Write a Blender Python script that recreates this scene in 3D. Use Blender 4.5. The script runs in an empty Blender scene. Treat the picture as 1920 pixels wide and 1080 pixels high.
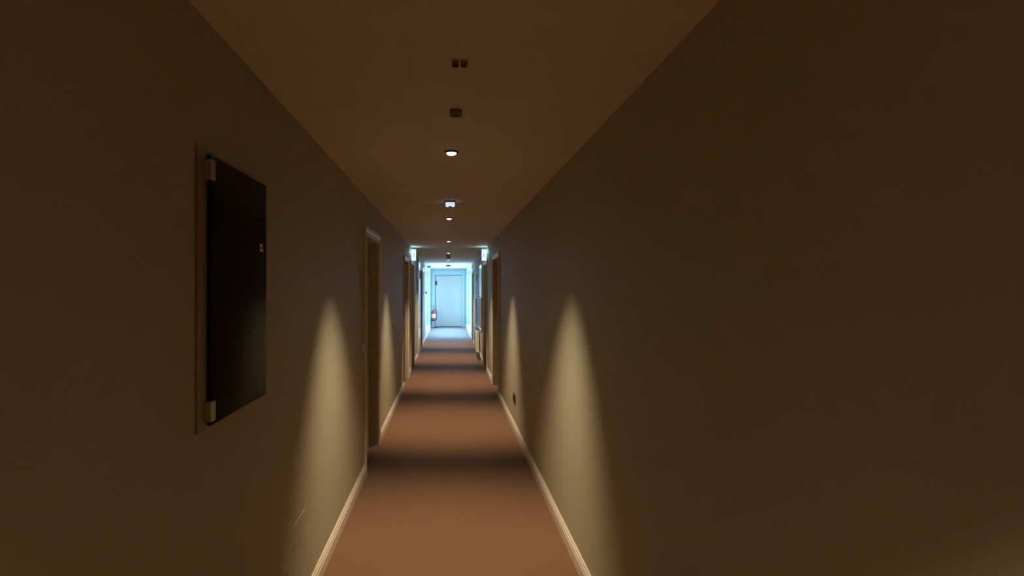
import bpy, bmesh, math, random
from mathutils import Vector, Matrix
random.seed(4)
S = bpy.context.scene
COL = S.collection

# ------------------------------------------------------------------ camera
EYE = 1.62
cam = bpy.data.cameras.new('camera')
cam.sensor_width = 36.0
cam.lens = 1000.0 / 1920.0 * 36.0
cam.shift_x = 120.0 / 1920.0
cam.clip_start = 0.02
camo = bpy.data.objects.new('camera', cam)
camo.location = (0, 0, EYE)
camo.rotation_euler = (math.radians(90), 0, 0)
COL.objects.link(camo)
S.camera = camo

# ------------------------------------------------------------------ world and exposure
W = bpy.data.worlds.new('world')
S.world = W
W.use_nodes = True
bg = W.node_tree.nodes['Background']
bg.inputs[0].default_value = (0.245, 0.55, 0.95, 1)      # cool daylight seen by a camera balanced towards warm lamps
bg.inputs[1].default_value = 19.5
S.view_settings.view_transform = 'Standard'
S.view_settings.look = 'None'
S.view_settings.gamma = 1.0
S.view_settings.exposure = 0.0
S.view_settings.use_curve_mapping = False

# dimensions of the corridor
XL, XR = -0.722, 0.757
H = 2.42
Y0, Y1 = -4.2, 22.1
WT = 0.18
LAMP_Y = [-2.87, 0.06, 3.13, 6.09, 9.05, 12.08, 15.1]
LAMP_W = 218.0
LAMP_COL = (1.0, 0.83, 0.54)
WIN = (17.35, 21.4, 0.15, 2.28)

# daylight portals in the two side windows (they only guide sampling of the sky)
for sx, xx in ((1, XL - WT), (-1, XR + WT)):
    l = bpy.data.lights.new('window_portal', 'AREA')
    l.shape = 'RECTANGLE'
    l.size = WIN[1] - WIN[0]
    l.size_y = WIN[3] - WIN[2]
    l.cycles.is_portal = True
    o = bpy.data.objects.new('window_portal', l)
    o.location = (xx - sx * 0.01, (WIN[0] + WIN[1]) / 2, (WIN[2] + WIN[3]) / 2)
    o.rotation_euler = (math.radians(90), 0, math.radians(-90 * sx))
    COL.objects.link(o)

# ------------------------------------------------------------------ materials
def mat(name, col, rough=0.6, metal=0.0, spec=0.5, var=0.0, vscale=4.0, bump=0.0, bscale=80.0, emit=None, estr=0.0, detail=4.0, coat=0.0):
    m = bpy.data.materials.new(name)
    m.use_nodes = True
    nt = m.node_tree
    b = nt.nodes['Principled BSDF']
    b.inputs['Base Color'].default_value = (*col, 1)
    b.inputs['Roughness'].default_value = rough
    b.inputs['Metallic'].default_value = metal
    b.inputs['Specular IOR Level'].default_value = spec
    b.inputs['Coat Weight'].default_value = coat
    tc = nt.nodes.new('ShaderNodeTexCoord')
    if var > 0:
        n = nt.nodes.new('ShaderNodeTexNoise')
        n.inputs['Scale'].default_value = vscale
        n.inputs['Detail'].default_value = detail
        nt.links.new(tc.outputs['Object'], n.inputs['Vector'])
        r = nt.nodes.new('ShaderNodeMapRange')
        r.inputs['From Min'].default_value = 0.25
        r.inputs['From Max'].default_value = 0.75
        r.inputs['To Min'].default_value = 1 - var
        r.inputs['To Max'].default_value = 1 + var
        nt.links.new(n.outputs['Fac'], r.inputs['Value'])
        mx = nt.nodes.new('ShaderNodeVectorMath')
        mx.operation = 'SCALE'
        mx.inputs[0].default_value = col
        nt.links.new(r.outputs[0], mx.inputs['Scale'])
        nt.links.new(mx.outputs[0], b.inputs['Base Color'])
    if bump > 0:
        n2 = nt.nodes.new('ShaderNodeTexNoise')
        n2.inputs['Scale'].default_value = bscale
        n2.inputs['Detail'].default_value = 3
        nt.links.new(tc.outputs['Object'], n2.inputs['Vector'])
        bp = nt.nodes.new('ShaderNodeBump')
        bp.inputs['Strength'].default_value = bump
        bp.inputs['Distance'].default_value = 0.01
        nt.links.new(n2.outputs['Fac'], bp.inputs['Height'])
        nt.links.new(bp.outputs['Normal'], b.inputs['Normal'])
    if emit:
        b.inputs['Emission Color'].default_value = (*emit, 1)
        b.inputs['Emission Strength'].default_value = estr
    return m

M = {}
M['wall'] = mat('wall_paint', (0.47, 0.415, 0.305), 0.6, var=0.03, vscale=1.3, bump=0.05, bscale=140)
M['ceil'] = mat('ceiling_paint', (0.72, 0.64, 0.53), 0.8, var=0.03, vscale=1.0, bump=0.03, bscale=120)
M['carpet'] = mat('carpet', (0.225, 0.094, 0.033), 0.7, spec=0.25, var=0.10, vscale=30, bump=0.5, bscale=420, detail=8)
_b = M['carpet'].node_tree.nodes['Principled BSDF']
_b.inputs['Sheen Weight'].default_value = 0.32
_b.inputs['Sheen Roughness'].default_value = 0.5
M['trim'] = mat('trim_gloss_paint', (0.74, 0.64, 0.53), 0.35, var=0.03, vscale=8)
M['leaf'] = mat('door_leaf_paint', (0.46, 0.40, 0.28), 0.4, var=0.05, vscale=6)
M['endwhite'] = mat('white_door_paint', (0.56, 0.48, 0.40), 0.8, var=0.02, vscale=4)
M['endwall'] = mat('pale_wall_paint', (0.42, 0.50, 0.48), 0.8, var=0.02, vscale=2)
M['gloss'] = mat('white_gloss_laminate', (0.82, 0.83, 0.80), 0.12, var=0.02, vscale=5)
M['plastic'] = mat('white_plastic', (0.80, 0.79, 0.74), 0.35, var=0.02, vscale=30)
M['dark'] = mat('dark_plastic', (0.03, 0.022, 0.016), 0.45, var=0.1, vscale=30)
M['grille'] = mat('brown_grille', (0.20, 0.12, 0.065), 0.6, var=0.1, vscale=30)
M['black'] = mat('black_print', (0.006, 0.005, 0.006), 0.3, spec=0.3, var=0.3, vscale=3)
M['frame'] = mat('brown_picture_frame', (0.30, 0.22, 0.15), 0.4, var=0.15, vscale=20)
M['clip'] = mat('brushed_metal_clip', (0.45, 0.42, 0.40), 0.4, metal=0.6, var=0.1, vscale=40)
M['chrome'] = mat('satin_steel', (0.75, 0.73, 0.70), 0.28, metal=1.0, var=0.05, vscale=40)
M['brass'] = mat('aged_brass', (0.30, 0.20, 0.10), 0.4, metal=0.8, var=0.1, vscale=40)
M['rim'] = mat('downlight_rim', (0.10, 0.08, 0.06), 0.4, metal=0.4, var=0.05, vscale=50)
M['lens'] = mat('downlight_lens', (0.9, 0.9, 0.9), 0.3, var=0.02, vscale=30, emit=(0.95, 0.93, 0.88), estr=2.2)
M['lens2'] = mat('emergency_lens', (0.8, 0.85, 0.9), 0.2, var=0.02, vscale=30, emit=(0.68, 0.82, 1.0), estr=0.9)
M['signlit'] = mat('exit_sign_lit', (0.8, 0.9, 0.9), 0.3, var=0.02, vscale=30, emit=(0.55, 0.93, 1.0), estr=1.5)
M['signfig'] = mat('exit_sign_teal', (0.02, 0.16, 0.18), 0.4, var=0.05, vscale=30)
M['red'] = mat('extinguisher_red', (0.62, 0.03, 0.04), 0.25, var=0.05, vscale=20)
M['rubber'] = mat('black_rubber', (0.015, 0.013, 0.012), 0.7, var=0.1, vscale=30)
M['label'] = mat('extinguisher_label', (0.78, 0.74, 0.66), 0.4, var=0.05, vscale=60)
M['art'] = mat('brown_art_print', (0.09, 0.065, 0.045), 0.35, var=0.4, vscale=6)
M['detector'] = mat('detector_olive_plastic', (0.42, 0.36, 0.22), 0.4, var=0.05, vscale=30)
M['scuff_l'] = mat('pale_scuff', (0.86, 0.76, 0.58), 0.6, var=0.05, vscale=60)
M['scuff_d'] = mat('dark_scuff', (0.30, 0.23, 0.13), 0.6, var=0.05, vscale=60)
M['radiator'] = mat('radiator_enamel', (0.82, 0.80, 0.74), 0.3, var=0.02, vscale=10)

def glass_mat():
    m = bpy.data.materials.new('window_glass')
    m.use_nodes = True
    nt = m.node_tree
    nt.nodes.clear()
    out = nt.nodes.new('ShaderNodeOutputMaterial')
    t = nt.nodes.new('ShaderNodeBsdfTransparent')
    t.inputs[0].default_value = (0.95, 0.98, 1, 1)
    g = nt.nodes.new('ShaderNodeBsdfGlossy')
    g.inputs['Roughness'].default_value = 0.02
    f = nt.nodes.new('ShaderNodeFresnel')
    f.inputs[0].default_value = 1.3
    mx = nt.nodes.new('ShaderNodeMixShader')
    nt.links.new(f.outputs[0], mx.inputs[0])
    nt.links.new(t.outputs[0], mx.inputs[1])
    nt.links.new(g.outputs[0], mx.inputs[2])
    nt.links.new(mx.outputs[0], out.inputs[0])
    return m
M['glass'] = glass_mat()
M['picglass'] = mat('picture_glazing', (0.004, 0.004, 0.005), 0.10, spec=0.07, var=0.2, vscale=5)

# ------------------------------------------------------------------ mesh helpers
def box(bm, lo, hi, bev=0.0, seg=1):
    lo = Vector(lo); hi = Vector(hi)
    r = bmesh.ops.create_cube(bm, size=1.0)
    vs = r['verts']
    c = (lo + hi) / 2
    d = hi - lo
    for v in vs:
        v.co = Vector((v.co.x * d.x, v.co.y * d.y, v.co.z * d.z)) + c
    if bev > 0:
        es = list({e for v in vs for e in v.link_edges})
        bmesh.ops.bevel(bm, geom=es, offset=bev, segments=seg, affect='EDGES', profile=0.5)
    return vs

def lathe(bm, prof, seg=24, mtx=None):
    """prof: list of (r, z); closed at ends when r == 0"""
    mtx = mtx or Matrix()
    rings = []
    for r, z in prof:
        if r <= 1e-6:
            rings.append([bm.verts.new(mtx @ Vector((0, 0, z)))])
        else:
            rings.append([bm.verts.new(mtx @ Vector((r * math.cos(2 * math.pi * i / seg), r * math.sin(2 * math.pi * i / seg), z))) for i in range(seg)])
    for a, b in zip(rings[:-1], rings[1:]):
        if len(a) == 1 and len(b) == 1:
            continue
        for i in range(seg):
            j = (i + 1) % seg
            if len(a) == 1:
                bm.faces.new((a[0], b[i], b[j]))
            elif len(b) == 1:
                bm.faces.new((a[i], a[j], b[0]))
            else:
                bm.faces.new((a[i], a[j], b[j], b[i]))

def tube(bm, pts, r, seg=10):
    pts = [Vector(p) for p in pts]
    rings = []
    for k, p in enumerate(pts):
        a = pts[max(k - 1, 0)]; b = pts[min(k + 1, len(pts) - 1)]
        t = (b - a).normalized()
        u = t.orthogonal().normalized() if k == 0 else (u - t * u.dot(t)).normalized()
        w = t.cross(u)
        rings.append([bm.verts.new(p + r * (math.cos(2 * math.pi * i / seg) * u + math.sin(2 * math.pi * i / seg) * w)) for i in range(seg)])
    for a, b in zip(rings[:-1], rings[1:]):
        for i in range(seg):
            j = (i + 1) % seg
            bm.faces.new((a[i], a[j], b[j], b[i]))
    bm.faces.new(rings[0][::-1]); bm.faces.new(rings[-1])

def prism(bm, prof, axis, a, b):
    """prof: list of 2-D points; extruded along axis ('y' -> prof is (x,z), 'z' -> (x,y), 'x' -> (y,z))"""
    def P(p, t):
        if axis == 'y': return (p[0], t, p[1])
        if axis == 'z': return (p[0], p[1], t)
        return (t, p[0], p[1])
    va = [bm.verts.new(P(p, a)) for p in prof]
    vb = [bm.verts.new(P(p, b)) for p in prof]
    n = len(prof)
    for i in range(n):
        j = (i + 1) % n
        bm.faces.new((va[i], va[j], vb[j], vb[i]))
    bm.faces.new(va[::-1]); bm.faces.new(vb)

def obj(name, bm, m, parent=None, smooth=False, label=None):
    bmesh.ops.recalc_face_normals(bm, faces=bm.faces)
    me = bpy.data.meshes.new(name)
    bm.to_mesh(me); bm.free()
    me.materials.append(M[m])
    if smooth:
        for p in me.polygons: p.use_smooth = True
        try: me.set_sharp_from_angle(angle=math.radians(40))
        except Exception: pass
    o = bpy.data.objects.new(name, me)
    COL.objects.link(o)
    if parent is not None:
        o.parent = parent
        o.matrix_parent_inverse = Matrix.Translation(-parent_world(parent))
    if label: o['label'] = label
    return o

def parent_world(p):
    v = Vector(p.location)
    return v if p.parent is None else Vector(p.location)  # meshes are authored in world space with zero location

def NB(): return bmesh.new()

def tag(o, label, cat, group=None, kind=None):
    o['label'] = label; o['category'] = cat
    if group: o['group'] = group
    if kind: o['kind'] = kind
    return o

def thing(name, loc, label, cat, group=None, kind=None):
    o = bpy.data.objects.new(name, None)
    o.empty_display_size = 0.1
    o.location = loc
    COL.objects.link(o)
    return tag(o, label, cat, group, kind)

# ------------------------------------------------------------------ the setting
# doors: (side, y0, y1, label)
DH = 2.09
DOORS = [
    ('L', 4.66, 5.48, 'recessed door nearest on the left wall, beyond the dark picture'),
    ('L', 8.76, 9.60, 'second recessed door along the left wall, before the left exit sign'),
    ('L', 10.26, 11.15, 'third recessed door along the left wall, under the left exit sign'),
    ('L', 13.7, 14.7, 'farthest recessed door on the left wall, before the bright corridor end'),
    ('R', 7.88, 8.90, 'recessed door nearest on the right wall, beyond the low socket'),
    ('R', 10.28, 11.20, 'recessed door with steel lever on the right wall, under the exit sign'),
    ('R', 15.7, 16.7, 'farthest recessed door on the right wall, before the bright corridor end'),
]

def wall_with_openings(name, x_in, x_out, openings, label):
    bm = NB()
    a, b = min(x_in, x_out), max(x_in, x_out)
    ys = Y0 - WT
    for (o0, o1, z0, z1) in sorted(openings):
        box(bm, (a, ys, 0), (b, o0, H))
        if z0 > 0: box(bm, (a, o0, 0), (b, o1, z0))
        box(bm, (a, o0, z1), (b, o1, H))
        ys = o1
    box(bm, (a, ys, 0), (b, Y1 + WT, H))
    o = obj(name, bm, 'wall')
    return tag(o, label, 'wall', kind='structure')

opL = [(d[1], d[2], 0, DH) for d in DOORS if d[0] == 'L'] + [WIN]
opR = [(d[1], d[2], 0, DH) for d in DOORS if d[0] == 'R'] + [WIN]
wall_left = wall_with_openings('wall_left', XL, XL - WT, opL, 'long beige painted wall along the left of the corridor')
wall_right = wall_with_openings('wall_right', XR, XR + WT, opR, 'long beige painted wall along the right of the corridor')

bm = NB(); box(bm, (XL - WT - 0.3, Y0 - WT, -0.12), (XR + WT + 0.3, Y1 + WT, 0))
floor = tag(obj('floor', bm, 'carpet'), 'brown carpeted corridor floor', 'floor', kind='structure')
bm = NB(); box(bm, (XL - WT, Y0 - WT, H), (XR + WT, Y1 + WT, H + 0.12))
ceiling = tag(obj('ceiling', bm, 'ceil'), 'plain painted corridor ceiling above the row of downlights', 'ceiling', kind='structure')
bm = NB(); box(bm, (XL, Y0 - WT, 0), (XR, Y0, H))
tag(obj('wall_rear', bm, 'wall'), 'beige wall closing the corridor behind the viewer', 'wall', kind='structure')
# end wall with an opening for the end door
EX0, EX1, EZ1 = -0.555, 0.595, 2.17
bm = NB()
box(bm, (XL, Y1, 0), (EX0, Y1 + WT, H)); box(bm, (EX1, Y1, 0), (XR, Y1 + WT, H)); box(bm, (EX0, Y1, EZ1), (EX1, Y1 + WT, H))
tag(obj('wall_end', bm, 'endwall'), 'pale wall around the white door at the far end', 'wall', kind='structure')

# baseboards -----------------------------------------------------------------
def baseboard(side, y0, y1, label, name):
    x = XL if side == 'L' else XR
    s = 1 if side == 'L' else -1
    p = [(0, 0), (0.018, 0), (0.018, 0.062), (0.0135, 0.066), (0.0135, 0.072), (0.017, 0.076), (0.016, 0.083), (0.010, 0.088), (0.010, 0.093), (0.006, 0.099), (0, 0.1)]
    bm = NB()
    prism(bm, [(x + s * u, v) for u, v in p], 'y', y0, y1)
    return tag(obj(name, bm, 'trim'), label, 'baseboard', kind='structure')
AW = 0.07
def runs(side):
    ds = sorted([(d[1] - AW, d[2] + AW) for d in DOORS if d[0] == side])
    y = Y0; out = []
    for a, b in ds:
        out.append((y, a)); y = b
    out.append((y, Y1))
    return out
near_names = ['nearest run of', 'second run of', 'third run of', 'fourth run of', 'farthest run of']
for side, nm, word in (('L', 'baseboard_left', 'left'), ('R', 'baseboard_right', 'right')):
    rr = runs(side)
    for i, (a, b) in enumerate(rr):
        k = near_names[i] if i < len(rr) - 1 else near_names[-1]
        if b - a > 0.02:
            baseboard(side, a, b, '%s cream moulded baseboard along the %s wall' % (k, word), nm)
bm = NB(); box(bm, (XL + 0.018, Y1 - 0.016, 0), (EX0 - 0.06, Y1, 0.1), 0.003)
tag(obj('baseboard_end', bm, 'endwhite'), 'short white baseboard left of the end door', 'baseboard', kind='structure')
bm = NB(); box(bm, (EX1 + 0.06, Y1 - 0.016, 0), (XR - 0.018, Y1, 0.1), 0.003)
tag(obj('baseboard_end', bm, 'endwhite'), 'short white baseboard right of the end door', 'baseboard', kind='structure')

# side doors -------------------------------------------------------------------
def arch_prof():
    # across the width (0 inner .. AW outer), protrusion
    return [(0, 0), (0, 0.012), (0.008, 0.016), (0.022, 0.016), (0.028, 0.020), (0.055, 0.024), (0.066, 0.024), (AW, 0.018), (AW, 0)]

def side_door(idx, side, y0, y1, label, handle=True):
    x = XL if side == 'L' else XR
    s = 1 if side == 'L' else -1          # into the corridor
    t = thing('door_%d' % idx, (x, (y0 + y1) / 2, 0), label, 'door', kind='structure')
    D = 0.085                              # reveal depth
    lin = 0.012
    # lining (reveal boards)
    for ya, yb in ((y0, y0 + lin), (y1 - lin, y1)):
        bm = NB(); xs = sorted((x, x - s * (WT - 0.01)))
        box(bm, (xs[0], ya, 0), (xs[1], yb, DH)); obj('jamb', bm, 'trimdoor', t)
    bm = NB(); xs = sorted((x, x - s * (WT - 0.01)))
    box(bm, (xs[0], y0 + lin, DH - lin), (xs[1], y1 - lin, DH)); obj('head_lining', bm, 'trimdoor', t)
    # stop bead
    bm = NB(); xs = sorted((x - s * (D - 0.012), x - s * D))
    box(bm, (xs[0], y0 + lin, 0), (xs[1], y0 + lin + 0.012, DH - lin)); box(bm, (xs[0], y1 - lin - 0.012, 0), (xs[1], y1 - lin, DH - lin))
    box(bm, (xs[0], y0 + lin + 0.012, DH - lin - 0.012), (xs[1], y1 - lin - 0.012, DH - lin))
    obj('stop_bead', bm, 'trimdoor', t)
    # leaf with two raised panels
    bm = NB(); xs = sorted((x - s * D, x - s * (D + 0.042)))
    box(bm, (xs[0], y0 + lin + 0.002, 0.008), (xs[1], y1 - lin - 0.002, DH - lin - 0.002), 0.003)
    leaf = obj('door_leaf', bm, 'leaf', t)
    for za, zb in ((0.16, 0.88), (1.06, 1.96)):
        bm = NB(); xs = sorted((x - s * D, x - s * (D - 0.006)))
        box(bm, (xs[0], y0 + 0.14, za), (xs[1], y1 - 0.14, zb), 0.005); obj('raised_panel', bm, 'leaf', leaf)
    # architraves
    pr = arch_prof()
    for yi, sg in ((y0, -1), (y1, 1)):
        bm = NB()
        prism(bm, [(x + s * d, yi + sg * w) for w, d in pr], 'z', 0, DH)
        obj('architrave', bm, 'trim', t)
    bm = NB()
    prism(bm, [(x + s * d, DH + w) for w, d in pr], 'y', y0 - AW, y1 + AW)
    obj('architrave_head', bm, 'trim', t)
    # threshold strip
    bm = NB(); xs = sorted((x - s * 0.005, x - s * D)); box(bm, (xs[0], y0 + lin, 0), (xs[1], y1 - lin, 0.004)); obj('threshold', bm, 'grille', t)
    if handle:
        hx = x - s * (D - 0.006)
        hy = y1 - 0.10
        bm = NB(); lathe(bm, [(0, 0), (0.025, 0), (0.025, 0.006), (0.01, 0.009), (0.009, 0.045), (0, 0.045)], 16, Matrix.Translation((hx, hy, 0.98)) @ Matrix.Rotation(s * math.pi / 2, 4, 'Y'))
        r = obj('handle_rose', bm, 'chrome', t, True)
        bm = NB(); tube(bm, [(hx + s * 0.042, hy, 0.98), (hx + s * 0.052, hy - 0.012, 0.98), (hx + s * 0.054, hy - 0.05, 0.98), (hx + s * 0.052, hy - 0.115, 0.98)], 0.009)
        obj('lever', bm, 'chrome', r, True)
    return t
M['trimdoor'] = mat('door_lining_paint', (0.54, 0.49, 0.37), 0.45, var=0.03, vscale=8)
for i, d in enumerate(DOORS):
    side_door(i + 1, *d)

# end door ---------------------------------------------------------------------
t = thing('door_8', (0.02, Y1, 0), 'white flush door closing the far end, flooded with blue daylight', 'door', kind='structure')
for a, b in ((EX0, EX0 + 0.02), (EX1 - 0.02, EX1)):
    bm = NB(); box(bm, (a, Y1 + 0.0, 0), (b, Y1 + WT, EZ1)); obj('jamb', bm, 'endwhite', t)
bm = NB(); box(bm, (EX0 + 0.02, Y1, EZ1 - 0.02), (EX1 - 0.02, Y1 + WT, EZ1)); obj('head_lining', bm, 'endwhite', t)
bm = NB(); box(bm, (EX0 + 0.040, Y1 + 0.03, 0.026), (EX1 - 0.026, Y1 + 0.08, EZ1 - 0.034), 0.003); leaf = obj('door_leaf', bm, 'endwhite', t)
for a, b in ((EX0 - 0.13, EX0 + 0.004), (EX1 - 0.004, EX1 + 0.10)):
    bm = NB(); box(bm, (a, Y1 - 0.02, 0), (b, Y1, EZ1), 0.005); obj('architrave', bm, 'endwall', t)
bm = NB(); box(bm, (EX0 - 0.13, Y1 - 0.02, EZ1), (EX1 + 0.10, Y1, EZ1 + 0.17), 0.005); obj('architrave_head', bm, 'endwall', t)
for z in (1.80, 0.28):
    bm = NB(); lathe(bm, [(0, -0.06), (0.012, -0.06), (0.012, 0.06), (0, 0.06)], 12, Matrix.Translation((EX0 + 0.022, Y1 + 0.024, z))); obj('hinge', bm, 'chrome', t, True)
bm = NB()
box(bm, (EX0 + 0.03, Y1 - 0.035, 1.74), (EX0 + 0.10, Y1 + 0.03, 1.90), 0.006)
obj('door_closer', bm, 'dark', t)
bm = NB(); lathe(bm, [(0, 0), (0.026, 0), (0.026, 0.006), (0.01, 0.009), (0.009, 0.05), (0, 0.05)], 16, Matrix.Translation((EX1 - 0.1, Y1 + 0.03, 1.0)) @ Matrix.Rotation(math.pi / 2, 4, 'X'))
r = obj('handle_rose', bm, 'endwhite', t, True)
bm = NB(); tube(bm, [(EX1 - 0.1, Y1 - 0.012, 1.0), (EX1 - 0.12, Y1 - 0.02, 1.0), (EX1 - 0.22, Y1 - 0.02, 1.0)], 0.009); obj('lever', bm, 'endwhite', r, True)
bm = NB(); box(bm, (EX0 + 0.02, Y1 + 0.005, 0), (EX1 - 0.02, Y1 + 0.085, 0.012), 0.002); obj('threshold', bm, 'dark', t)
bm = NB(); box(bm, (EX0 + 0.02, Y1 + 0.081, 0.0), (EX1 - 0.02, Y1 + 0.09, EZ1 - 0.02)); obj('door_seal', bm, 'dark', t)  # dark sheet behind the leaf; shade of its gaps put into the colour

# side windows at the far end --------------------------------------------------
for n, (x, s, word) in enumerate(((XL, 1, 'left'), (XR, -1, 'right'))):
    y0, y1, z0, z1 = WIN
    t = thing('window_%d' % (n + 1), (x, (y0 + y1) / 2, z0), 'tall bright side window in the %s wall beside the end door' % word, 'window', kind='structure')
    xo = x - s * (WT - 0.05)
    xs = sorted((xo, xo - s * 0.05))
    for a, b, c, d in ((y0, y0 + 0.05, z0, z1), (y1 - 0.05, y1, z0, z1), (y0 + 0.05, y1 - 0.05, z0, z0 + 0.05), (y0 + 0.05, y1 - 0.05, z1 - 0.05, z1)):
        bm = NB(); box(bm, (xs[0], a, c), (xs[1], b, d), 0.004); obj('window_frame', bm, 'endwhite', t)
    st = (y1 - y0) / 3
    for k in (1, 2):
        bm = NB(); box(bm, (xs[0], y0 + k * st - 0.025, z0 + 0.05), (xs[1], y0 + k * st + 0.025, z1 - 0.05), 0.004); obj('mullion', bm, 'endwhite', t)
    for k in range(3):
        a = y0 + k * st + (0.05 if k == 0 else 0.025); b = y0 + (k + 1) * st - (0.05 if k == 2 else 0.025)
        bm = NB(); box(bm, (xo - s * 0.025 - 0.003, a, z0 + 0.05), (xo - s * 0.025 + 0.003, b, z1 - 0.05)); obj('pane', bm, 'glass', t)
    bm = NB(); xs = sorted((xo, x + s * 0.02)); box(bm, (xs[0], y0, z0), (xs[1], y1, z0 + 0.02), 0.003); obj('window_sill', bm, 'endwhite', t)

# ------------------------------------------------------------------ ceiling lamps
LAB = {
    -2.87: ('downlight in the ceiling behind the viewer'),
    0.06: ('downlight in the ceiling directly above the viewer'),
    3.13: ('nearest and largest glowing round downlight in the ceiling'),
    6.09: ('second nearest glowing round downlight, just beyond the square emergency light'),
    9.05: ('third glowing round downlight, just before the two exit signs'),
    12.08: ('fourth small glowing downlight, just before the hanging smoke detector'),
    15.1: ('farthest glowing downlight, just beyond the hanging smoke detector'),
}
def downlight(y, x, label):
    t = thing('ceiling_downlight', (x, y, H), label, 'downlight', 'round downlights along the ceiling')
    bm = NB(); lathe(bm, [(0.030, -0.001), (0.030, -0.007), (0.033, -0.010), (0.039, -0.008), (0.042, -0.002), (0.042, 0.0)], 28, Matrix.Translation((x, y, H)))
    obj('trim_ring', bm, 'rim', t, True)
    bm = NB(); lathe(bm, [(0.030, -0.003), (0.029, -0.012), (0.023, -0.018), (0.012, -0.0215), (0, -0.0225)], 24, Matrix.Translation((x, y, H)))
    obj('lens', bm, 'lens', t, True)
    l = bpy.data.lights.new('downlight_beam', 'SPOT')
    l.energy = LAMP_W
    l.color = LAMP_COL
    l.spot_size = math.radians(87)
    l.spot_blend = 1.0
    l.shadow_soft_size = 0.025
    o = bpy.data.objects.new('downlight_beam', l)
    o.location = (0, 0, -0.05)
    o.rotation_euler = (math.radians(6.5), 0, 0)      # gimbals tilted slightly along the corridor
    o.scale = (1.0, 0.735, 1.0)                          # oval beam, narrower along the corridor
    o.parent = t
    COL.objects.link(o)
for y in LAMP_Y:
    downlight(y, 0.02 if y < 5 else 0.012, LAB[y])

# square emergency light between the first two downlights
x, y = 0.02, 4.93
t = thing('emergency_light', (x, y, H), 'small square glowing emergency light between the two nearest downlights', 'emergency light')
bm = NB(); box(bm, (x - 0.050, y - 0.050, H - 0.012), (x + 0.050, y + 0.050, H), 0.004, 2); obj('base_plate', bm, 'rim', t)
bm = NB(); box(bm, (x - 0.042, y - 0.042, H - 0.045), (x + 0.042, y + 0.042, H - 0.012), 0.006, 2); d = obj('diffuser', bm, 'lens2', t)
bm = NB(); lathe(bm, [(0, -0.053), (0.012, -0.051), (0.014, -0.045), (0.014, -0.043)], 16, Matrix.Translation((x, y, H))); obj('indicator', bm, 'dark', d, True)

# dark ceiling fittings near the viewer
x, y = 0.036, 2.42
t = thing('ceiling_sensor', (x, y, H), 'single dark square sensor in the ceiling before the nearest downlight', 'sensor')
bm = NB(); box(bm, (x - 0.027, y - 0.036, H - 0.016), (x + 0.027, y + 0.036, H), 0.004, 2); obj('housing', bm, 'grille', t)
bm = NB(); lathe(bm, [(0, -0.024), (0.010, -0.022), (0.017, -0.014), (0.017, -0.013)], 18, Matrix.Translation((x, y, H))); obj('sensor_eye', bm, 'dark', t, True)
x, y = 0.041, 1.885
t = thing('twin_ceiling_vent', (x, y, H), 'pair of small dark square grilles in one ceiling plate, closest to viewer', 'vent')
bm = NB(); box(bm, (x - 0.036, y - 0.024, H - 0.004), (x + 0.036, y + 0.024, H), 0.0015); obj('plate', bm, 'ceil', t)
for sx in (-1, 1):
    bm = NB(); c = x + sx * 0.0155
    box(bm, (c - 0.012, y - 0.02, H - 0.012), (c + 0.012, y + 0.02, H - 0.004), 0.002)
    g = obj('grille', bm, 'grille', t)
    for k in range(4):
        bm = NB(); yy = y - 0.014 + k * 0.0093; box(bm, (c - 0.010, yy - 0.0016, H - 0.0145), (c + 0.010, yy + 0.0016, H - 0.012)); obj('slat', bm, 'dark', g)

# smoke detector hanging under the ceiling
x, y = 0.008, 13.0
t = thing('smoke_detector', (x, y, H), 'hanging tapered smoke detector between the two farthest downlights', 'smoke detector')
bm = NB(); lathe(bm, [(0, 0), (0.062, 0), (0.062, -0.022), (0.055, -0.028), (0, -0.028)], 28, Matrix.Translation((x, y, H))); obj('base', bm, 'detector', t, True)
bm = NB(); lathe(bm, [(0, -0.028), (0.052, -0.028), (0.056, -0.045), (0.046, -0.066), (0.026, -0.088), (0.014, -0.105), (0, -0.107)], 28, Matrix.Translation((x, y, H))); obj('sensor_head', bm, 'detector', t, True)
x, y = 0.01, 18.6
t = thing('smoke_detector', (x, y, H), 'flat dark smoke detector silhouetted against the bright far ceiling', 'smoke detector')
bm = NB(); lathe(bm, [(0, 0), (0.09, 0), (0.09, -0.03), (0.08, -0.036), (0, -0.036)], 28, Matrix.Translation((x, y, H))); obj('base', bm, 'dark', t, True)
bm = NB(); lathe(bm, [(0, -0.036), (0.06, -0.036), (0.055, -0.05), (0.03, -0.058), (0, -0.058)], 28, Matrix.Translation((x, y, H))); obj('sensor_head', bm, 'dark', t, True)

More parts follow.
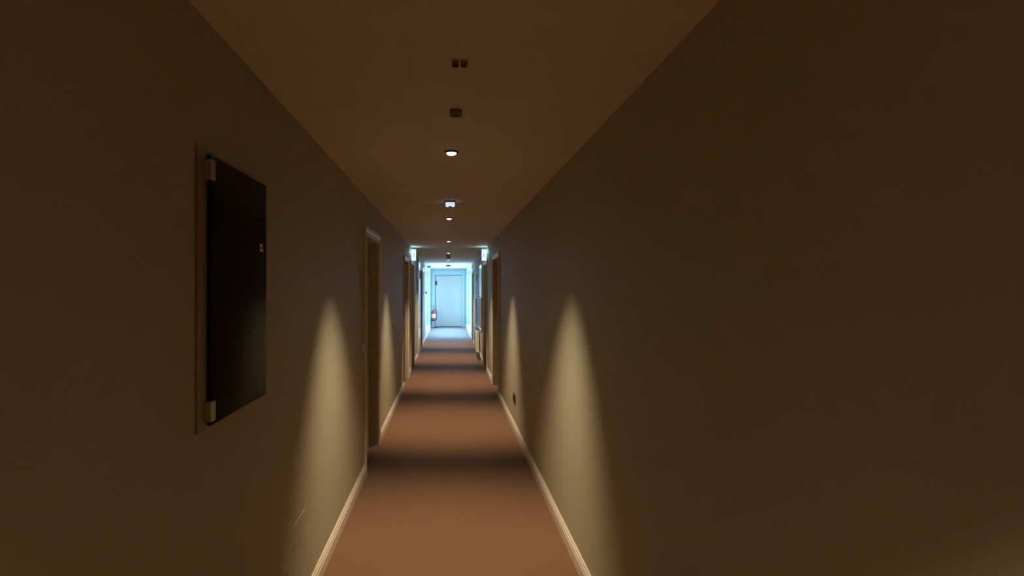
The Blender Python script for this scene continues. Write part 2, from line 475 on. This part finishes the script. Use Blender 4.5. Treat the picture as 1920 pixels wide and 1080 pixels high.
# ------------------------------------------------------------------ exit signs
def exit_sign(x, s, y, label):
    # projecting lit box, its face towards the viewer, fixed to the wall just below the ceiling
    t = thing('exit_sign', (x, y, 2.1), label, 'exit sign', 'lit exit signs on both walls')
    bm = NB(); xs = sorted((x, x + s * 0.016)); box(bm, (xs[0], y - 0.07, 2.14), (xs[1], y + 0.07, 2.38), 0.003); obj('wall_plate', bm, 'plastic', t)
    bm = NB(); xs = sorted((x + s * 0.016, x + s * 0.10)); box(bm, (xs[0], y - 0.018, 2.150), (xs[1], y + 0.018, 2.365), 0.004, 2); p = obj('lit_panel', bm, 'signlit', t)
    bm = NB(); xs = sorted((x + s * 0.012, x + s * 0.115)); box(bm, (xs[0], y - 0.022, 2.365), (xs[1], y + 0.022, 2.385), 0.003); obj('housing', bm, 'signfig', t)
    # running figure on both faces
    cx = x + s * 0.063; cz = 2.255; k = 0.00118
    for f in (-1, 1):
        bm = NB()
        yy = y + f * 0.0185
        def poly(pts):
            va = [bm.verts.new((cx + s * px * k, yy, cz + pz * k)) for px, pz in pts]
            vb = [bm.verts.new((cx + s * px * k, yy + f * 0.0015, cz + pz * k)) for px, pz in pts]
            for i in range(len(pts)):
                j = (i + 1) % len(pts)
                bm.faces.new((va[i], va[j], vb[j], vb[i]))
            bm.faces.new(va); bm.faces.new(vb[::-1])
        poly([(10 * math.cos(a * math.pi / 6) + 8, 62 + 10 * math.sin(a * math.pi / 6)) for a in range(12)])   # head
        poly([(-8, 48), (8, 50), (6, 5), (-8, 5)])                                                              # trunk
        poly([(6, 46), (26, 26), (34, 34), (28, 18), (22, 18), (6, 34)])                                        # front arm
        poly([(-8, 46), (-28, 30), (-26, 14), (-20, 14), (-20, 26), (-8, 34)])                                  # back arm
        poly([(6, 8), (24, -18), (18, -50), (10, -50), (14, -18), (-2, 4)])                                     # front leg
        poly([(-8, 8), (-10, -20), (-34, -34), (-32, -42), (-2, -26), (4, 6)])                                  # back leg
        obj('running_figure', bm, 'signfig', p)
    for dy in (-0.06, 0.06):
        l = bpy.data.lights.new('exit_sign_glow', 'POINT')
        l.energy = 0.6
        l.color = (0.35, 0.85, 1.0)
        l.shadow_soft_size = 0.02
        o = bpy.data.objects.new('exit_sign_glow', l)
        o.location = (s * 0.06, dy, 0.22)
        o.parent = t
        COL.objects.link(o)
exit_sign(XL, 1, 10.35, 'glowing exit sign with running figure, high on the left wall')
exit_sign(XR, -1, 10.35, 'glowing exit sign with running figure, high on the right wall')

# ------------------------------------------------------------------ large dark picture on the left wall
py0, py1, pz0, pz1 = 1.578, 2.062, 1.212, 2.015
t = thing('wall_picture', (XL, (py0 + py1) / 2, pz0), 'large dark glazed picture on the left wall nearest the viewer', 'picture')
bm = NB(); box(bm, (XL, py0 - 0.055, pz0 - 0.012), (XL + 0.008, py1 + 0.004, pz1 + 0.012), 0.002); obj('backing_board', bm, 'frame', t)
bm = NB(); box(bm, (XL + 0.008, py0, pz0), (XL + 0.020, py1, pz1), 0.0015); pn = obj('glazed_print', bm, 'picglass', t)
for z in (pz1 - 0.075, pz0 + 0.012):
    bm = NB(); box(bm, (XL + 0.004, py0 - 0.010, z), (XL + 0.026, py0 + 0.022, z + 0.060), 0.002); obj('corner_clip', bm, 'clip', t)
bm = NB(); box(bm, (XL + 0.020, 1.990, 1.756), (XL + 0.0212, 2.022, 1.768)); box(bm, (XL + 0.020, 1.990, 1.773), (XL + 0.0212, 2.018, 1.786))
obj('print_detail', bm, 'label', pn)  # small pale marks laid on the front of the glazing
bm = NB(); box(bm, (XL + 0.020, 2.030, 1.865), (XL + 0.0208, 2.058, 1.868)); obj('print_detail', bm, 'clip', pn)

# ------------------------------------------------------------------ wall fittings
def switch(x, s, y, z, label, w=0.085, h=0.10):
    t = thing('wall_switch', (x, y, z), label, 'switch', 'switches beside the left doors')
    bm = NB(); xs = sorted((x, x + s * 0.012)); box(bm, (xs[0], y - w / 2, z - h / 2), (xs[1], y + w / 2, z + h / 2), 0.003, 2); obj('face_plate', bm, 'plastic', t)
    bm = NB(); xs = sorted((x + s * 0.012, x + s * 0.019)); box(bm, (xs[0], y - w / 4, z - h / 3), (xs[1], y + w / 4, z + h / 3), 0.003); obj('rocker', bm, 'plastic', t)
switch(XL, 1, 4.49, 1.115, 'small cream switch on the left wall beside the nearest left door', 0.06, 0.075)
switch(XL, 1, 8.64, 1.09, 'small cream switch on the left wall beside the second left door', 0.075, 0.13)

# low socket on the right wall
y, z = 6.05, 0.37
t = thing('wall_socket', (XR, y, z), 'dark double socket low on the right wall', 'socket')
bm = NB(); box(bm, (XR - 0.010, y - 0.085, z - 0.055), (XR, y + 0.085, z + 0.055), 0.002, 2); obj('face_plate', bm, 'brass', t)
for sy in (-1, 1):
    bm = NB(); box(bm, (XR - 0.013, y + sy * 0.038 - 0.032, z - 0.042), (XR - 0.010, y + sy * 0.038 + 0.032, z + 0.042), 0.0015); g = obj('socket_insert', bm, 'dark', t)
    bm = NB(); lathe(bm, [(0.014, 0), (0.018, 0), (0.018, 0.003), (0.014, 0.003)], 16, Matrix.Translation((XR - 0.013, y + sy * 0.038, z)) @ Matrix.Rotation(-math.pi / 2, 4, 'Y')); obj('socket_rim', bm, 'dark', g)

# tall white service cupboard in the left wall
t = thing('service_cupboard', (XL, 12.8, 0), 'tall glossy white cupboard front on the left wall beyond the exit sign', 'cupboard')
bm = NB(); box(bm, (XL + 0.001, 12.36, 0.101), (XL + 0.020, 13.26, 2.34), 0.003); obj('carcass', bm, 'trim', t)
bm = NB(); box(bm, (XL + 0.020, 12.39, 0.13), (XL + 0.040, 13.23, 1.84), 0.003, 2); d = obj('cupboard_door', bm, 'gloss', t)
bm = NB(); box(bm, (XL + 0.020, 12.39, 2.03), (XL + 0.040, 13.23, 2.31), 0.003, 2); obj('cupboard_door', bm, 'gloss', t)
bm = NB(); tube(bm, [(XL + 0.040, 13.15, 1.02), (XL + 0.062, 13.15, 1.02), (XL + 0.062, 13.15, 1.16), (XL + 0.040, 13.15, 1.16)], 0.006); obj('pull_handle', bm, 'dark', d, True)

# tall white notice panel on the right wall
t = thing('notice_panel', (XR, 12.1, 1.4), 'tall glossy white notice panel on the right wall beyond the exit sign', 'notice')
bm = NB(); box(bm, (XR - 0.016, 11.68, 1.40), (XR, 12.55, 2.16), 0.003); obj('frame', bm, 'trim', t)
bm = NB(); box(bm, (XR - 0.022, 11.70, 1.42), (XR - 0.016, 12.53, 2.14), 0.002); obj('panel', bm, 'gloss', t)

# framed picture above radiator, right wall
t = thing('wall_picture', (XR, 12.9, 0.68), 'white framed brown picture low on the right wall above the radiator', 'picture')
a, b, z0, z1 = 11.75, 13.95, 0.70, 1.36
bm = NB(); box(bm, (XR - 0.015, a, z0), (XR, b, z1), 0.002); obj('print', bm, 'art', t)
for lo, hi in (((a - 0.04, z0 - 0.04), (a, z1 + 0.04)), ((b, z0 - 0.04), (b + 0.04, z1 + 0.04)), ((a, z0 - 0.04), (b, z0)), ((a, z1), (b, z1 + 0.04))):
    bm = NB(); box(bm, (XR - 0.03, lo[0], lo[1]), (XR, hi[0], hi[1]), 0.003); obj('frame_rail', bm, 'trim', t)

# radiator
a, b = 12.62, 13.9
t = thing('radiator', (XR, (a + b) / 2, 0), 'low white panel radiator on the right wall below the brown picture', 'radiator')
bm = NB(); box(bm, (XR - 0.075, a, 0.06), (XR - 0.019, b, 0.57), 0.008, 2); obj('body', bm, 'radiator', t)
n = 16
for k in range(n):
    y = a + 0.05 + (b - a - 0.1) * (k + 0.5) / n
    bm = NB(); box(bm, (XR - 0.083, y - 0.022, 0.10), (XR - 0.075, y + 0.022, 0.53), 0.003); obj('flute', bm, 'radiator', t)
bm = NB(); box(bm, (XR - 0.078, a - 0.004, 0.57), (XR - 0.019, b + 0.004, 0.585), 0.003); obj('top_grille', bm, 'radiator', t)
for y in (a + 0.08, b - 0.08):
    bm = NB(); lathe(bm, [(0, 0), (0.016, 0), (0.016, 0.006), (0.009, 0.01), (0.009, 0.07), (0, 0.07)], 12, Matrix.Translation((XR - 0.045, y, 0))); obj('pipe', bm, 'plastic', t, True)
bm = NB(); lathe(bm, [(0, 0), (0.017, 0), (0.019, 0.03), (0.015, 0.06), (0, 0.062)], 16, Matrix.Translation((XR - 0.048, a, 0.12)) @ Matrix.Rotation(math.pi / 2, 4, 'X')); obj('valve', bm, 'plastic', t, True)

# dark wedge-shaped block on the floor near the radiator
bm = NB(); prism(bm, [(11.90, 0.002), (12.50, 0.002), (12.50, 0.11), (12.42, 0.11)], 'x', XR - 0.085, XR - 0.025)
for v in list(bm.verts): pass
bmesh.ops.bevel(bm, geom=list(bm.edges), offset=0.004, segments=1, affect='EDGES')
tag(obj('door_wedge', bm, 'rubber'), 'black rubber wedge on the floor beside the radiator', 'door wedge')

# slim plaque
t = thing('wall_plaque', (XR, 14.05, 1.77), 'slim upright white plaque on the right wall above the radiator end', 'plaque')
bm = NB(); box(bm, (XR - 0.02, 13.94, 1.76), (XR, 14.18, 1.97), 0.004, 2); obj('plate', bm, 'plastic', t)
for z in (1.78, 1.95):
    bm = NB(); lathe(bm, [(0, 0), (0.006, 0), (0.006, 0.003), (0, 0.004)], 10, Matrix.Translation((XR - 0.02, 14.06, z)) @ Matrix.Rotation(-math.pi / 2, 4, 'Y')); obj('screw', bm, 'chrome', t)

# small wall lights near the far doors
def bulkhead(x, s, y, z, label):
    t = thing('wall_light', (x, y, z), label, 'wall light', 'small wall lights at the far end')
    bm = NB(); xs = sorted((x, x + s * 0.02)); box(bm, (xs[0], y - 0.06, z - 0.075), (xs[1], y + 0.06, z + 0.075), 0.004, 2); obj('back_plate', bm, 'plastic', t)
    bm = NB(); lathe(bm, [(0.045, 0), (0.045, 0.02), (0.04, 0.036), (0.022, 0.048), (0, 0.052)], 20, Matrix.Translation((x + s * 0.02, y, z)) @ Matrix.Rotation(s * math.pi / 2, 4, 'Y') @ Matrix.Scale(1.35, 4, (1, 0, 0))); obj('diffuser', bm, 'lens2', t, True)
bulkhead(XL, 1, 15.05, 2.13, 'small white wall light high on the left wall beyond the farthest left door')
bulkhead(XR, -1, 16.55, 2.27, 'small white wall light high on the right wall before the farthest right door')

# black camera and call point on the left wall at the far end
x, y, z = XL, 18.6, 2.36
t = thing('security_camera', (x, y, z), 'small black camera high on the left wall near the bright end', 'camera')
bm = NB(); box(bm, (x, y - 0.03, z - 0.03), (x + 0.03, y + 0.03, z + 0.03), 0.004); obj('bracket', bm, 'dark', t)
bm = NB(); lathe(bm, [(0, -0.05), (0.024, -0.05), (0.028, -0.04), (0.028, 0.04), (0.022, 0.05), (0, 0.05)], 18, Matrix.Translation((x + 0.07, y, z)) @ Matrix.Rotation(math.pi / 2, 4, 'Y')); obj('camera_body', bm, 'dark', t, True)
x, y, z = XL, 17.2, 1.47
t = thing('call_point', (x, y, z), 'small dark round call button on the left wall near the bright end', 'call button')
bm = NB(); lathe(bm, [(0, 0), (0.045, 0), (0.045, 0.02), (0.038, 0.03), (0, 0.03)], 24, Matrix.Translation((x, y, z)) @ Matrix.Rotation(math.pi / 2, 4, 'Y')); obj('housing', bm, 'dark', t, True)
bm = NB(); lathe(bm, [(0, 0.03), (0.02, 0.03), (0.02, 0.042), (0.016, 0.046), (0, 0.046)], 20, Matrix.Translation((x, y, z)) @ Matrix.Rotation(math.pi / 2, 4, 'Y')); obj('button', bm, 'dark', t, True)

# ------------------------------------------------------------------ fire extinguisher on a floor stand
cx, cy = -0.585, 21.78
t = thing('extinguisher_stand', (cx, cy, 0), 'slim dark floor stand holding the fire extinguisher by the end door', 'stand')
bm = NB(); box(bm, (cx - 0.12, cy - 0.11, 0), (cx + 0.15, cy + 0.13, 0.014), 0.003); obj('base_plate', bm, 'dark', t)
bm = NB(); tube(bm, [(cx - 0.105, cy + 0.09, 0.01), (cx - 0.105, cy + 0.09, 0.30), (cx - 0.09, cy + 0.105, 0.34), (cx, cy + 0.112, 0.36), (cx, cy + 0.112, 0.90)], 0.010); obj('pole', bm, 'dark', t, True)
bm = NB(); box(bm, (cx - 0.05, cy + 0.088, 0.66), (cx + 0.05, cy + 0.112, 0.70), 0.003); obj('hanger', bm, 'dark', t)
t = thing('fire_extinguisher', (cx, cy, 0.27), 'red fire extinguisher with black nozzle hanging left of the end door', 'fire extinguisher')
T = Matrix.Translation((cx, cy, 0.27))
bm = NB(); lathe(bm, [(0, 0.0), (0.07, 0.0), (0.082, 0.012), (0.085, 0.03), (0.085, 0.36), (0.078, 0.40), (0.055, 0.43), (0.028, 0.445), (0.028, 0.46), (0, 0.46)], 28, T); cyl = obj('cylinder', bm, 'red', t, True)
bm = NB(); lathe(bm, [(0.0855, 0.13), (0.0865, 0.13), (0.0865, 0.29), (0.0855, 0.29)], 28, T); obj('label_band', bm, 'label', cyl, True)
bm = NB(); lathe(bm, [(0.0855, 0.0), (0.088, 0.0), (0.088, 0.03), (0.0855, 0.03)], 28, T); obj('base_ring', bm, 'rubber', cyl, True)
bm = NB(); box(bm, (cx - 0.02, cy - 0.022, 0.73), (cx + 0.03, cy + 0.022, 0.775), 0.005); v = obj('valve', bm, 'clip', t)
bm = NB(); tube(bm, [(cx, cy, 0.775), (cx + 0.03, cy - 0.01, 0.795), (cx + 0.11, cy - 0.03, 0.815)], 0.008); obj('squeeze_lever', bm, 'clip', v, True)
bm = NB(); tube(bm, [(cx, cy, 0.765), (cx + 0.04, cy - 0.012, 0.775), (cx + 0.10, cy - 0.03, 0.772)], 0.007); obj('carry_handle', bm, 'clip', v, True)
bm = NB(); tube(bm, [(cx + 0.025, cy, 0.75), (cx + 0.09, cy - 0.02, 0.74), (cx + 0.118, cy - 0.03, 0.68), (cx + 0.115, cy - 0.03, 0.52), (cx + 0.105, cy - 0.03, 0.42)], 0.011); hs = obj('hose', bm, 'rubber', t, True)
bm = NB(); lathe(bm, [(0, 0.1), (0.014, 0.1), (0.016, 0.02), (0.026, -0.02), (0.024, -0.02), (0, 0.0)], 16, Matrix.Translation((cx + 0.105, cy - 0.03, 0.34))); obj('nozzle', bm, 'rubber', hs, True)

# ------------------------------------------------------------------ scuffs on the wall and a hairline crack in the ceiling
def mark(parent, m, name, pts, w, axis):
    bm = NB()
    for (p, q) in zip(pts[:-1], pts[1:]):
        p = Vector(p); q = Vector(q)
        if axis == 'x':
            vs = [(p.x, p.y, p.z - w), (q.x, q.y, q.z - w), (q.x, q.y, q.z + w), (p.x, p.y, p.z + w)]
            off = Vector((0.0015, 0, 0))
        else:
            vs = [(p.x - w, p.y, p.z), (q.x - w, q.y, q.z), (q.x + w, q.y, q.z), (p.x + w, p.y, p.z)]
            off = Vector((0, 0, -0.001))
        va = [bm.verts.new(Vector(c)) for c in vs]; vb = [bm.verts.new(Vector(c) + off) for c in vs]
        for i in range(4): bm.faces.new((va[i], va[(i + 1) % 4], vb[(i + 1) % 4], vb[i]))
        bm.faces.new(va); bm.faces.new(vb[::-1])
    o = obj(name, bm, m, parent)
    return o
mark(wall_left, 'scuff_l', 'scuff_mark', [(XL, 2.46, 0.503), (XL, 2.55, 0.505), (XL, 2.69, 0.506)], 0.0024, 'x')['label'] = 'pale horizontal scuff'
mark(wall_left, 'scuff_d', 'scuff_mark', [(XL, 2.46, 0.395), (XL, 2.53, 0.405)], 0.0020, 'x')['label'] = 'short dark scuff'
mark(wall_left, 'scuff_d', 'scuff_mark', [(XL, 2.38, 0.335), (XL, 2.41, 0.34)], 0.0020, 'x')['label'] = 'short dark scuff'
mark(ceiling, 'scuff_d', 'hairline_crack', [(-0.137, 1.80, H), (-0.142, 1.92, H), (-0.141, 2.02, H), (-0.142, 2.10, H)], 0.0006, 'z')['label'] = 'faint dark hairline crack'
